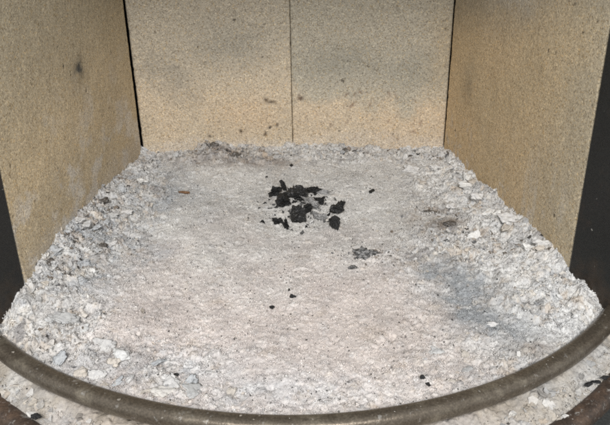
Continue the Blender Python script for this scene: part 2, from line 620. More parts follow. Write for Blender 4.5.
def scar_map(x, y):
    w = .010 * fbm(x, y, .03, 4, 730)
    return np.maximum(blob(x + w, y - w, .128, .502, .042, .018, -.85), blob(x - w, y + w, .146, .440, .050, .024, -1.0))


def rough_map(x, y):
    dl, dr, db, df = dists(x, y)
    w = .018 * fbm(x, y, .05, 4, 700)
    zl = sstep(.095, .025, dl + w)
    zr = sstep(.165, .060, dr + w + .35 * np.clip(y - .55, 0, 1)) * (1 - .35 * blob(x, y, .03, .40, .09, .05))
    zb = sstep(.055, .020, db + .8 * w)
    zf = sstep(.065, .012, df + w) * .46 * (y < .52)
    zfl = .80 * blob(x, y, -.125, .40, .085, .040)
    c = .12 * sstep(.1, .8, fbm(x, y, .03, 3, 720))
    rg = np.clip(np.maximum.reduce([zl, zr, zb * .95, zf, zfl, c + .05]), 0, 1)
    rg = rg * np.clip(.84 + .50 * fbm(x, y, .030, 3, 740), .35, 1)
    return rg * (1 - .80 * np.clip(scar_map(x, y), 0, 1))


def macro_h(x, y):
    dl, dr, db, df = dists(x, y)
    d = np.clip(dl, 0, 1)
    hl = np.interp(y, gLy, gLz) * (.72 * np.exp(-(d / .060) ** 1.15) + .28 * np.exp(-(d / .014) ** 1.2))
    d = np.clip(dr, 0, 1)
    hr = np.interp(y, gRy, gRz) * (.78 * np.exp(-(d / .085) ** 1.2) + .22 * np.exp(-(d / .015) ** 1.2))
    d = np.clip(db, 0, 1)
    hb = np.interp(x, hBx, hBz) * np.exp(-(d / .045) ** 1.0)
    h = np.maximum(np.maximum(hl, hr), hb) * .6 + .4 * (np.sqrt(hl ** 2 + hr ** 2 + hb ** 2))
    h = h + .0030 * fbm(x, y, .075, 3, 800) * sstep(0, .05, df)
    # shallow dips at the grey patches
    h = h - .0050 * blob(x, y, .138, .470, .050, .020, -.9) - .0035 * blob(x, y, -.165, .60, .02, .06)
    return np.minimum(h, .0020 + .80 * np.clip(df, 0, 1))


PAL = np.array([[.72, .715, .70], [.66, .655, .645], [.58, .57, .555], [.50, .495, .495], [.40, .41, .425], [.33, .345, .365],
                [.60, .535, .45], [.48, .39, .30], [.30, .27, .24], [.14, .13, .12]])


def base_colour(x, y):
    dl, dr, db, df = dists(x, y)
    n1 = fbm(x, y, .06, 4, 900)
    n2 = fbm(x, y, .015, 4, 910)
    c = np.zeros(x.shape + (3,)) + (.595, .582, .562)                          # grey-beige powder
    pink = sstep(.64, .48, y + .05 * n1) * sstep(.20, .02, x + .03 * n1) * sstep(-.22, -.12, x)
    c = lerp3(c, (.612, .550, .520), pink * .85)
    c = lerp3(c, (.60, .54, .50), .6 * blob(x, y, .06, .44, .06, .05))
    # cool grey at the left, along the wall, and the grey scar on the right
    c = lerp3(c, (.50, .515, .535), sstep(.110, .04, dl + .03 * n1) * sstep(.45, .52, y) * (.60 + .6 * n2))
    c = lerp3(c, (.36, .38, .40), .80 * blob(x, y, -.155, .690, .026, .05) * (1 + .5 * n2))
    c = lerp3(c, (.34, .365, .39), .80 * blob(x, y, -.188, .560, .018, .07) * (1 + .6 * n2))
    c = lerp3(c, (.315, .328, .340), 1.4 * scar_map(x, y) * (1 + .8 * n2 + .3 * n1))
    c = lerp3(c, (.48, .50, .52), .55 * blob(x, y, -.11, .405, .07, .018) * (1 + .6 * n2))
    c = lerp3(c, (.48, .50, .52), .45 * blob(x, y, -.02, .375, .06, .016) * (1 + .6 * n2))
    # whiter heap on the right
    c = lerp3(c, (.645, .645, .64), sstep(.085, .03, dr + .02 * n1) * .75)
    # brown band at the foot of the back boards
    c = lerp3(c, (.23, .185, .155), 1.1 * blob(x, y, -.105, .792, .055, .018) * (1 + .6 * n2))
    c = lerp3(c, (.25, .21, .18), .95 * blob(x, y, -.065, .772, .05, .014) * (1 + .6 * n2))
    c = lerp3(c, (.25, .215, .185), .80 * blob(x, y, .125, .600, .030, .045) * (1 + .9 * n2))
    c = lerp3(c, (.36, .30, .25), .5 * blob(x, y, .165, .415, .022, .012) * (1 + .9 * n2))
    c = c * (1 + .07 * n1 + .10 * n2)[..., None]
    return c


def flake_layer(x, y, h, c, cell, thick, tilt, dens, seed, warp=.35, pal_bias=None, base=None):
    """heaps irregular tilted flakes on the surface: every cell holds one, the highest wins"""
    ci = np.floor(x / cell).astype(int)
    cj = np.floor(y / cell).astype(int)
    wx = x + cell * warp * vnoise(x, y, cell * .45, seed + 1) + cell * .15 * vnoise(x, y, cell * .15, seed + 3)
    wy = y + cell * warp * vnoise(x, y, cell * .45, seed + 2) + cell * .15 * vnoise(x, y, cell * .15, seed + 4)
    r = np.random.default_rng(seed)
    T = r.random((512, 512, 8)).astype(np.float32)
    nh = h.copy()
    nc = c.copy()
    for di in (-1, 0, 1):
        for dj in (-1, 0, 1):
            a, b = ci + di, cj + dj
            q = T[a % 512, b % 512]
            cx = (a + q[..., 0]) * cell
            cy = (b + q[..., 1]) * cell
            rad = cell * (.35 + .6 * q[..., 2])
            asp = .55 + .9 * q[..., 7]
            ang = q[..., 3] * 6.283
            dx = wx - cx
            dy = wy - cy
            ca, sa = np.cos(ang), np.sin(ang)
            e1 = (dx * ca + dy * sa) * asp
            e2 = (-dx * sa + dy * ca) / asp
            d = np.hypot(e1, e2) / rad
            pr = q[..., 5]
            on = (d < 1) & (pr < dens)
            up = thick * (.25 + .9 * q[..., 4]) + tilt * (e1 * (q[..., 6] - .2)) - thick * .35 * d ** 3
            cand = h + up
            win = on & (cand > nh)
            nh = np.where(win, cand, nh)
            k = (q[..., 6] * 7919 % 1)
            if pal_bias is not None:
                pi = np.clip((k ** pal_bias * len(PAL)).astype(int), 0, len(PAL) - 1)
            else:
                pi = np.clip((k * len(PAL)).astype(int), 0, len(PAL) - 1)
            m = .42
            nc = np.where(win[..., None], c * (1 - m) + PAL[pi] * m, nc)
    return nh, nc


def billow_layer(x, y, h, c, cell, height, dens, seed, mix=.35, bias=1.6):
    """rounded crumbling clumps, ragged outline, the highest wins"""
    ci = np.floor(x / cell).astype(int)
    cj = np.floor(y / cell).astype(int)
    wx = x + cell * .30 * vnoise(x, y, cell * .5, seed + 1) + cell * .16 * vnoise(x, y, cell * .22, seed + 3) + cell * .09 * vnoise(x, y, cell * .1, seed + 5)
    wy = y + cell * .30 * vnoise(x, y, cell * .5, seed + 2) + cell * .16 * vnoise(x, y, cell * .22, seed + 4) + cell * .09 * vnoise(x, y, cell * .1, seed + 6)
    r = np.random.default_rng(seed)
    T = r.random((512, 512, 7)).astype(np.float32)
    nh = h.copy()
    nc = c.copy()
    for di in (-1, 0, 1):
        for dj in (-1, 0, 1):
            a, b = ci + di, cj + dj
            q = T[a % 512, b % 512]
            dx = wx - (a + q[..., 0]) * cell
            dy = wy - (b + q[..., 1]) * cell
            ang = q[..., 3] * 6.283
            ca, sa = np.cos(ang), np.sin(ang)
            asp = .65 + .7 * q[..., 4]
            e1, e2 = (dx * ca + dy * sa) * asp, (-dx * sa + dy * ca) / asp
            d2 = (e1 * e1 + e2 * e2) / (cell * (.40 + .55 * q[..., 2])) ** 2
            on = (d2 < 1) & (q[..., 5] < dens)
            cand = h + height * (.3 + .8 * q[..., 2]) * np.sqrt(np.clip(1 - d2, 0, 1)) ** .8
            win = on & (cand > nh)
            nh = np.where(win, cand, nh)
            pi = np.clip((q[..., 6] ** bias * len(PAL)).astype(int), 0, len(PAL) - 1)
            nc = np.where(win[..., None], c * (1 - mix) + PAL[pi] * mix, nc)
    return nh, nc


def cell_edge(x, y, cell, seed):
    """distance to the border between two ragged cells"""
    wx = x + cell * .35 * vnoise(x, y, cell * .5, seed + 1) + cell * .15 * vnoise(x, y, cell * .17, seed + 3)
    wy = y + cell * .35 * vnoise(x, y, cell * .5, seed + 2) + cell * .15 * vnoise(x, y, cell * .17, seed + 4)
    ci, cj = np.floor(wx / cell).astype(int), np.floor(wy / cell).astype(int)
    T = np.random.default_rng(seed).random((256, 256, 2)).astype(np.float32)
    d1 = np.full(x.shape, 9.0)
    d2 = np.full(x.shape, 9.0)
    for di in (-1, 0, 1):
        for dj in (-1, 0, 1):
            q = T[(ci + di) % 256, (cj + dj) % 256]
            d = np.hypot(wx - (ci + di + q[..., 0]) * cell, wy - (cj + dj + q[..., 1]) * cell)
            d2 = np.minimum(d2, np.maximum(d, d1))
            d1 = np.minimum(d1, d)
    return d2 - d1


def ash_field(x, y, base_h, rg, seed, flaky):
    """rg: how broken the surface is; flaky: share of flat flakes against soft clumps"""
    c = base_colour(x, y)
    h = base_h + .0024 * rg * fbm(x, y, .032, 4, seed) + .0005 * fbm(x, y, .016, 4, seed + 5)
    big = sstep(.30, 1.0, rg)
    h = h - .0034 * big
    h, c = billow_layer(x, y, h, c, .0270, .0040, big * (.55 - .35 * flaky), seed + 100, .22)
    h, c = billow_layer(x, y, h, c, .0115, .0028, big * .55, seed + 110, .28)
    h, c = flake_layer(x, y, h, c, .0130, .0017, .24, big * flaky * .50, seed + 10, .55, 1.6)
    h = h + rg * (.0008 * fbm(x, y, .0090, 4, seed + 200, .65))
    crack = np.zeros(x.shape)
    for cell, wd, sd in ((.017, .0010, seed + 300), (.0085, .0008, seed + 310)):
        crack = np.maximum(crack, np.exp(-(cell_edge(x, y, cell, sd) / wd) ** 2) * sstep(-.15, .25, vnoise(x, y, cell * 1.3, sd + 7)))
    h = h - .0034 * crack * sstep(.30, .75, rg)
    h, c = billow_layer(x, y, h, c, .0056, .0014, rg * .55, seed + 120, .30)
    h, c = flake_layer(x, y, h, c, .0070, .0014, .34, big * flaky * .6 + rg * .06, seed + 20, .5, 1.5)
    h, c = billow_layer(x, y, h, c, .0030, .0009, .10 + rg * .5, seed + 130, .25)
    h, c = flake_layer(x, y, h, c, .0036, .0007, .36, rg * .30 + .035, seed + 30, .45, 1.35)
    h = h + .00030 * fbm(x, y, .0030, 3, seed + 60, .7) + .00012 * vnoise(x, y, .0011, seed + 61)
    b0 = base_colour(x, y)
    c = c + (b0 - c) * (.55 * (1 - rg))[..., None]
    # pits and scratches in the powder
    pit = np.clip(fbm(x, y, .011, 4, seed + 70) - .66 - .08 * (1 - rg), 0, 1)
    h = h - .006 * pit
    # streaks of darker half-burnt stuff, not tied to the relief
    st = sstep(.42, .85, fbm(x, y, .016, 5, seed + 75, .66)) * (.20 + .65 * rg)
    c = lerp3(c, (.27, .255, .25), st)
    st = sstep(.55, .9, fbm(x, y, .024, 5, seed + 77, .62)) * (.12 + .4 * rg)
    c = lerp3(c, (.45, .36, .27), st)
    r = np.random.default_rng(seed + 80)
    sp = r.random(x.shape)
    c = c * (1 + .12 * (r.random(x.shape) - .5))[..., None]
    c = np.where((sp < .002 + .008 * rg)[..., None], c * .45, c)
    c = np.where((sp > .990)[..., None], np.minimum(c * 1.3, .82), c)
    return h, np.clip(c, .02, .82)


def flaky_map(x, y):
    dl, dr, db, df = dists(x, y)
    return np.clip(.25 + .65 * sstep(.12, .04, dl) + .4 * sstep(.06, .02, df) * (y < .5) - .25 * sstep(.09, .03, dr), 0, 1)


STEP = 0.00062
gx = np.arange(-0.262, 0.244, STEP)
gy = np.arange(0.338, 0.818, STEP)
X, Y = np.meshgrid(gx, gy, indexing='ij')
RG = rough_map(X, Y)
HB = macro_h(X, Y)
HZ, HC = ash_field(X, Y, HB, RG, 1000, flaky_map(X, Y))
dl, dr, db, df = dists(X, Y)
jl = X - (LF[0] - .004 - np.clip(LF[1] - Y, 0, 1) * .62)
jr = (RF[0] + .004 + np.clip(RF[1] - Y, 0, 1) * .62) - X
keep = np.where(Y > LF[1], dl > -.004, jl > 0) & np.where(Y > RF[1], dr > -.004, jr > 0) & (df > -.0045) & (db > -.004)
V, F, CC = compact(np.stack([X, Y, HZ], -1).reshape(-1, 3), grid_faces(len(gx), len(gy), keep), HC.reshape(-1, 3))
o = mesh_np('ash_bed', V, F, ASH, None, True, CC, (-0.01, 0.6, -0.03))
tag(o, 'bed of pale grey and pinkish wood ash filling the firebox floor', 'ash', kind='stuff')


def ash_z(x, y):
    i = int(round((x - gx[0]) / STEP))
    j = int(round((y - gy[0]) / STEP))
    i = min(max(i, 1), len(gx) - 2)
    j = min(max(j, 1), len(gy) - 2)
    return float(HZ[i - 1:i + 2, j - 1:j + 2].max()), float(min(HB[i, j], HZ[max(i - 6, 0):i + 7, max(j - 6, 0):j + 7].mean()))


# ash lying on the sill between bar and rim
SS = 0.00075
sx = np.arange(-0.262, 0.244, SS)
sy = np.arange(0.300, 0.520, SS)
X2, Y2 = np.meshgrid(sx, sy, indexing='ij')
rb = np.hypot(X2 - BC[0], Y2 - BC[1])
rm = np.hypot(X2 - RC[0], Y2 - RC[1])
tt = np.clip((rb - (BR + .002)) / np.maximum((RR + .002 - rm) + (rb - BR - .002), 1e-4), 0, 1)
HB2 = -.0095 - .0095 * tt + .0015 * fbm(X2, Y2, .03, 3, 1500)
HZ2, HC2 = ash_field(X2, Y2, HB2, np.full(X2.shape, .36), 1600, np.full(X2.shape, .5))
nn = fbm(X2, Y2, .02, 4, 1700)
HC2 = lerp3(HC2, (.44, .38, .30), np.clip(.45 + .40 * nn, 0, .8))
HC2 = HC2 * (.80 + .10 * fbm(X2, Y2, .012, 4, 1710))[..., None]
keep2 = (rb > BR - .004) & (rm < RR + .0045)
V, F, CC = compact(np.stack([X2, Y2, HZ2], -1).reshape(-1, 3), grid_faces(len(sx), len(sy), keep2), HC2.reshape(-1, 3))
o = mesh_np('sill_ash', V, F, ASH, None, True, CC, (-0.01, 0.33, -0.03))
tag(o, 'tan and grey ash crumbs spilt on the sill between bar and rim', 'ash', kind='stuff')


# ------------------------------------------------------------------ loose flakes (too many to count)
def flake_geo(r, size, thick, curl):
    """irregular thin chip: rim of n points, a raised centre, thickness; returns verts, tris"""
    n = r.integers(6, 10)
    a = np.sort(r.uniform(0, 2 * math.pi, n)) * .35 + np.linspace(0, 2 * math.pi, n, endpoint=False) * .65
    rad = size * r.uniform(.55, 1.1, n)
    asp = r.uniform(.45, 1.0)
    px, py = rad * np.cos(a), rad * np.sin(a) * asp
    pz = curl * (px ** 2 - .4 * py ** 2) / size + r.normal(0, thick * .5, n)
    top = np.stack([px, py, pz + thick], -1)
    bot = np.stack([px * .94, py * .94, pz - thick * .2], -1)
    ct = np.array([[0, 0, thick * 1.3 + r.normal(0, thick * .3)]])
    v = np.concatenate([top, bot, ct])
    k = np.arange(n)
    k1 = (k + 1) % n
    f = np.concatenate([np.stack([k, k1, np.full(n, 2 * n)], -1),
                        np.stack([k, n + k, n + k1], -1), np.stack([k, n + k1, k1], -1)])
    return v, f


def rot_m(r, tilt):
    a = r.uniform(0, 2 * math.pi)
    M = Matrix.Rotation(r.uniform(0, 2 * math.pi), 3, 'Z') @ Matrix.Rotation(r.normal(0, tilt), 3, 'X') @ Matrix.Rotation(r.normal(0, tilt), 3, 'Y') @ Matrix.Rotation(a, 3, 'Z')
    return np.array(M)


def loose(name, n, sampler, seed, label, pal=None):
    r = np.random.default_rng(seed)
    vs, fs, cs = [], [], []
    off = 0
    while n > 0:
        got = sampler(r)
        if got is None:
            continue
        x, y, z, size, tilt, bc = got
        v, f = flake_geo(r, size, size * r.uniform(.08, .30), r.normal(0, .35))
        v = v @ rot_m(r, tilt).T + (x, y, z)
        k = r.random()
        col = PAL[min(int(k ** 1.5 * len(PAL)), len(PAL) - 1)] * .45 + bc * .55
        if pal is not None:
            col = np.array(pal[r.integers(0, len(pal))])
        vs.append(v)
        fs.append(f + off)
        cs.append(np.tile(col * r.uniform(.9, 1.08), (len(v), 1)))
        off += len(v)
        n -= 1
    o = mesh_np(name, np.concatenate(vs), np.concatenate(fs), ASH, None, False, np.clip(np.concatenate(cs), .02, .84), (-0.01, 0.6, -0.02))
    tag(o, label, 'ash', kind='stuff')
    return o


def samp_bed(r):
    x = r.uniform(-.25, .235)
    y = r.uniform(.345, .812)
    i = int((x - gx[0]) / STEP)
    j = int((y - gy[0]) / STEP)
    if not keep[i, j] or df[i, j] < .002:
        return None
    g = RG[i, j]
    if r.random() > g ** 1.3 * .95 + .06:
        return None
    size = .0009 + .0032 * r.random() ** 2.6 * (.35 + .65 * g)
    return x, y, HZ[i, j] + size * .10, size, .22 + .2 * g, HC[i, j]


def samp_sill(r):
    x = r.uniform(-.24, .235)
    y = r.uniform(.31, .48)
    i = int((x - sx[0]) / SS)
    j = int((y - sy[0]) / SS)
    if not keep2[i, j] or rb[i, j] < BR + BT + .001:
        return None
    size = .0012 + .0034 * r.random() ** 2.2
    return x, y, HZ2[i, j] + size * .1, size, .35, HC2[i, j]


loose('ash_flakes', 3200, samp_bed, 21, 'small pale flakes and crumbs of ash strewn over the ash bed')
def grains(name, n, seed, field, label):
    """loose grit: small eight-sided crumbs lying on the powder"""
    r = np.random.default_rng(seed)
    xs, ys, zs, gs, cs = field(r, n)
    m = len(xs)
    o8 = np.array([[1, 0, 0], [-1, 0, 0], [0, 1, 0], [0, -1, 0], [0, 0, 1], [0, 0, -1]], float)
    f8 = np.array([[0, 2, 4], [2, 1, 4], [1, 3, 4], [3, 0, 4], [2, 0, 5], [1, 2, 5], [3, 1, 5], [0, 3, 5]])
    v = np.tile(o8, (m, 1, 1)) * r.uniform(.6, 1.15, (m, 6, 1)) + r.normal(0, .12, (m, 6, 3))
    a = r.uniform(0, 6.283, m)
    b = r.uniform(0, 6.283, m)
    ca, sa, cb, sb = np.cos(a), np.sin(a), np.cos(b), np.sin(b)
    x0, y0, z0 = v[..., 0].copy(), v[..., 1].copy(), v[..., 2].copy()
    x1, y1 = x0 * ca[:, None] - y0 * sa[:, None], x0 * sa[:, None] + y0 * ca[:, None]
    y2, z2 = y1 * cb[:, None] - z0 * sb[:, None], y1 * sb[:, None] + z0 * cb[:, None]
    v = np.stack([x1, y2, z2], -1) * gs[:, None, None] + np.stack([xs, ys, zs], -1)[:, None, :]
    f = (f8[None] + (np.arange(m) * 6)[:, None, None]).reshape(-1, 3)
    k = r.random(m)
    col = cs * r.uniform(.86, 1.12, (m, 1))
    dark = k < .030
    col[dark] = cs[dark] * r.uniform(.12, .5, (int(dark.sum()), 1))
    lite = k > .90
    col[lite] = np.minimum(cs[lite] * 1.28, .82)
    o = mesh_np(name, v.reshape(-1, 3), f, ASH, None, True, np.repeat(np.clip(col, .02, .82), 6, axis=0), (-0.01, 0.6, -0.02))
    return tag(o, label, 'ash', kind='stuff')


def field_bed(r, n):
    xs, ys = r.uniform(-.255, .238, n), r.uniform(.342, .811, n)
    i, j = ((xs - gx[0]) / STEP).astype(int), ((ys - gy[0]) / STEP).astype(int)
    ok = keep[i, j] & (df[i, j] > .001) & (r.random(n) > .45 * sstep(.3, .9, RG[i, j]))
    i, j, xs, ys = i[ok], j[ok], xs[ok], ys[ok]
    g = .00030 + .00075 * r.random(len(xs)) ** 2.5 + .0005 * RG[i, j] * r.random(len(xs)) ** 3
    return xs, ys, HZ[i, j] + g * .35, g, HC[i, j]


def field_sill(r, n):
    xs, ys = r.uniform(-.25, .238, n), r.uniform(.305, .50, n)
    i, j = ((xs - sx[0]) / SS).astype(int), ((ys - sy[0]) / SS).astype(int)
    ok = keep2[i, j] & (rb[i, j] > BR + BT)
    i, j, xs, ys = i[ok], j[ok], xs[ok], ys[ok]
    g = .00035 + .0010 * r.random(len(xs)) ** 2.5
    return xs, ys, HZ2[i, j] + g * .35, g, HC2[i, j]


grains('ash_grit', 165000, 31, field_bed, 'fine pale grit and dark specks lying over the whole ash bed')
grains('sill_ash_grit', 26000, 32, field_sill, 'fine tan grit lying along the sill outside the bar')

# half-burnt dark bits caught in the drifts
DARKS = [(-.195, .645, .012, .03), (-.2, .56, .01, .04), (-.105, .792, .045, .010), (-.105, .785, .045, .010), (.06, .803, .08, .005), (.13, .61, .03, .04), (.056, .552, .02, .014), (-.190, .645, .016, .022), (-.197, .600, .012, .02), (-.200, .545, .012, .025), (-.190, .700, .014, .02), (-.105, .797, .045, .008), (-.06, .784, .045, .006),
         (.122, .610, .028, .035), (.150, .570, .03, .03), (.08, .797, .06, .006), (.155, .78, .02, .012), (.19, .55, .02, .05), (-.17, .44, .04, .03), (-.2, .50, .015, .015)]


def samp_dark(r):
    q = DARKS[r.integers(0, len(DARKS))]
    x, y = r.normal(q[0], q[2] * .6), r.normal(q[1], q[3] * .6)
    if not (-.25 < x < .235 and .345 < y < .811):
        return None
    i, j = int((x - gx[0]) / STEP), int((y - gy[0]) / STEP)
    if not keep[i, j] or df[i, j] < .002:
        return None
    size = .0008 + .0024 * r.random() ** 2.8
    return x, y, HZ[i, j] + size * .02, size, .5, HC[i, j]


loose('charred_flakes', 950, samp_dark, 23, 'dark brown and grey half-burnt flakes caught in the ash drifts', [(.08, .075, .07), (.15, .13, .11), (.22, .185, .155), (.30, .265, .23), (.16, .16, .165)])
def samp_bar(r):
    a = r.uniform(-.9, .95)
    t = r.uniform(-.9, 1.1)
    q = BR + BT * math.sin(t)
    size = .0003 + .0014 * r.random() ** 3.5
    return BC[0] + q * math.sin(a), BC[1] - q * math.cos(a), .0020 + BT * (math.cos(t) + .02), size, .15, np.array((.5, .47, .43))


loose('bar_ash_specks', 85, samp_bar, 25, 'tiny pale specks of ash lying on the curved steel bar', [(.30, .27, .23), (.22, .20, .17), (.45, .42, .38)])
loose('sill_ash_flakes', 500, samp_sill, 22, 'small tan flakes of ash strewn along the sill outside the bar')


# ------------------------------------------------------------------ larger single flakes and lumps
def lump_mesh(seed, sx_, sy_, sz_, planes=9, jag=.10, sub=3, hf=.12):
    """broken lump: a ball cut by random planes, then roughened"""
    import bmesh
    r = np.random.default_rng(seed)
    bm = bmesh.new()
    bmesh.ops.create_icosphere(bm, subdivisions=sub, radius=1.0)
    v = np.array([p.co for p in bm.verts])
    for k in range(planes):
        nrm = r.normal(0, 1, 3)
        nrm /= np.linalg.norm(nrm)
        d = r.uniform(.45, .85)
        s = v @ nrm - d
        v = v - np.clip(s, 0, None)[:, None] * nrm
    u = v * 1.8 + seed
    w = (vnoise(u[:, 0] + u[:, 2] * .7, u[:, 1] - u[:, 2] * .6, .9, seed) + .6 * vnoise(u[:, 1] + u[:, 2], u[:, 0] - u[:, 2], .4, seed + 1)
         + hf * vnoise(u[:, 0] * 1.3 + u[:, 2], u[:, 1] + u[:, 2] * .9, .2, seed + 2))
    v = v * (1 + jag * w)[:, None]
    v = v * (sx_, sy_, sz_)
    for p, q in zip(bm.verts, v):
        p.co = q
    bmesh.ops.recalc_face_normals(bm, faces=bm.faces)
    return bm


def lump(name, x, y, size, rot, seed, mat, label, cat, group=None, lift=.35, col=None, zbase=None, planes=9, jag=.10, tilt=(0, 0), flat=False, sub=3, hf=.12):
    bm = lump_mesh(seed, *size, planes=planes, jag=jag, sub=sub, hf=hf)
    M = Matrix.Rotation(rot, 4, 'Z') @ Matrix.Rotation(tilt[0], 4, 'X') @ Matrix.Rotation(tilt[1], 4, 'Y')
    bm.transform(M)
    lo = min(v.co.z for v in bm.verts)
    for v in bm.verts:
        v.co.z -= lo
    hgt = max(v.co.z for v in bm.verts)
    me = bpy.data.meshes.new(name)
    bm.to_mesh(me)
    bm.free()
    me.polygons.foreach_set('use_smooth', [not flat] * len(me.polygons))
    if col is not None:
        a = me.color_attributes.new('Col', 'FLOAT_COLOR', 'POINT')
        a.data.foreach_set('color', np.tile(np.array([*col, 1], np.float32), len(me.vertices)))
    me.materials.append(mat)
    o = bpy.data.objects.new(name, me)
    C.objects.link(o)
    z = (ash_z(x, y)[1] if zbase is None else zbase) - hgt * (1 - lift) * .35
    o.location = (x, y, z)
    return tag(o, label, cat, group)


COAL = mat_char('charcoal', (0.013, 0.013, 0.0135), .05)
COAL2 = mat_char('ashy_charcoal', (0.016, 0.016, 0.0165), .13)
ASHY = mat_char('burnt_wood_ash', (0.26, 0.26, 0.255), .33)

G = 'charcoal pieces at the middle of the ash'


# x, y in metres
coals = [
    ('charcoal_chunk', -.0310, .6850, (.0105, .0060, .0042), .25, 31, COAL, 'black charcoal wedge at the end of the heap towards the corner gap'),
    ('charcoal_chunk', -.0215, .6960, (.0024, .0030, .0062), .5, 32, COAL, 'thin upright black charcoal spike on the far side of the heap'),
    ('charcoal_chunk', -.0215, .6620, (.0092, .0075, .0060), .9, 33, COAL, 'jagged black charcoal chunk between the wedge and the round lump'),
    ('charcoal_chunk', -.0080, .6760, (.0125, .0085, .0058), -.2, 34, COAL2, 'largest charcoal chunk of the heap, dusted with grey ash'),
    ('charcoal_chunk', -.0075, .6280, (.0080, .0080, .0080), 1.2, 35, COAL2, 'round dark charcoal lump at the near side of the heap'),
    ('charcoal_chunk', -.0265, .6240, (.0058, .0040, .0026), .1, 36, COAL, 'small black charcoal crumb lying apart before the jagged chunk'),
    ('charcoal_chunk', -.0178, .6160, (.0026, .0042, .0062), .4, 37, COAL, 'narrow black charcoal splinter standing beside the round lump'),
    ('charcoal_chunk', .0030, .6460, (.0065, .0056, .0052), .7, 38, COAL, 'small black charcoal block tucked behind the round lump'),
    ('charcoal_chunk', .0315, .6430, (.0095, .0072, .0045), .5, 39, COAL2, 'ash-speckled charcoal chunk lying apart, farther from the bar of the outer two'),
    ('charcoal_chunk', .0275, .6110, (.0066, .0062, .0050), -.6, 40, COAL, 'jet black rounded charcoal nugget, nearer to the bar of the outer two'),
    ('charcoal_chunk', .0165, .6640, (.0075, .0036, .0036), -.5, 41, COAL, 'little black charcoal bit at the end of the pale burnt stick'),
    ('charcoal_chunk', .0060, .6880, (.0085, .0040, .0034), -.3, 42, COAL, 'flat black charcoal shard behind the pale burnt stick'),
]
for (n, x, y, s, rot, sd, m, lab) in coals:
    r_ = random.Random(sd)
    lump(n, x, y, (s[0] * 1.05, s[1] * 1.05, s[2] * 1.3), rot, sd, m, lab, 'charcoal', G, lift=.7, jag=.30 if sd in (35, 40) else .46, planes=9 if sd in (35, 40) else 14, hf=.35, flat=True, sub=4, tilt=(r_.uniform(-.4, .4), r_.uniform(-.4, .4)))

sticks = [
    (.0060, .6680, (.0125, .0040, .0034), -.75, 51, ASHY, (0, .12), 'pale grey burnt stick lying across the charcoal heap'),
    (.0130, .6960, (.0110, .0030, .0026), -.12, 52, ASHY, (0, .05), 'thin grey burnt stick behind the charcoal heap'),
    (.0160, .6420, (.0090, .0034, .0028), -.9, 53, ASHY, (0, .0), 'short whitish burnt stick between round lump and nugget'),
]
for (x, y, s, rot, sd, m, t, lab) in sticks:
    lump('burnt_stick', x, y - .010, tuple(1.0 * q for q in s), rot, sd, m, lab, 'burnt stick', None, lift=1.0, jag=.5, planes=8, tilt=t, sub=4, hf=.6)



def samp_char(r):
    x, y = r.normal(-.002, .017), r.normal(.655, .020)
    z = ash_z(x, y)[0]
    size = .0008 + .0032 * r.random() ** 2
    return x, y, z + size * .2, size, .6, np.array((.1, .1, .1))


loose('charcoal_fragments', 150, samp_char, 24, 'tiny black and white broken bits lying between the charcoal pieces', [(.008, .008, .008), (.012, .012, .012), (.03, .03, .03), (.70, .69, .68), (.10, .10, .10)])
STUB = mat_char('grey_char', (0.10, 0.10, 0.10), .24)
lump('charred_stub', .0520, .5530, (.0105, .0060, .0034), .15, 61, STUB, 'dark grey crumbling charred stub on the ash between heap and bar', 'charred stub', lift=.4, jag=.6, planes=10, sub=4, hf=.8)
lump('charred_stub', .0400, .5340, (.0038, .0028, .0018), .6, 62, STUB, 'tiny grey crumb just before the dark crumbling charred stub', 'charred stub', lift=.5, jag=.3, sub=3)
RUST = mat_char('scorched_wood', (0.24, 0.12, 0.06), -.02)
lump('wood_chip', -.1250, .6870, (.0085, .0028, .0015), .05, 63, RUST, 'orange-brown scorched chip on the grey ash', 'wood chip', lift=1.2, jag=.15, sub=3)

CH = [
    (-.1985, .6420, (.0085, .0050, .0034), 'by the soot-spot board, farthest from the bar'),
    (-.1800, .5640, (.0060, .0050, .0030), 'in the grey drift, set apart from the soot-spot board'),
    (-.2065, .5620, (.0060, .0042, .0030), 'by the soot-spot board, second from the bar'),
    (-.2090, .5130, (.0070, .0045, .0028), 'by the soot-spot board, nearest the bar'),
    (-.1070, .8030, (.0100, .0055, .0048), 'against the back boards near the grey smudge, larger one'),
    (-.0790, .7820, (.0080, .0050, .0030), 'before the back boards near the grey smudge, smaller one'),
    (.0490, .8030, (.0065, .0040, .0030), 'against the back board with reddish flecks'),
    (.1250, .7850, (.0060, .0040, .0028), 'near the corner of the ochre board'),
    (.1240, .6300, (.0075, .0050, .0024), 'in the brown patch, farther from the bar'),
    (.1360, .5980, (.0065, .0050, .0024), 'in the brown patch, nearer to the bar'),
]
CHARRED = mat_char('half_burnt', (0.13, 0.115, 0.10), .20)
for k, (x, y, sz, wh) in enumerate(CH):
    lump('charred_lump', x, y, tuple(.85 * q for q in sz), .7 * k, 120 + k, CHARRED, 'dark half-burnt lump ' + wh, 'charred lump', 'half-burnt lumps in the drifts', lift=.35, jag=.5, planes=12, sub=4, hf=.6)

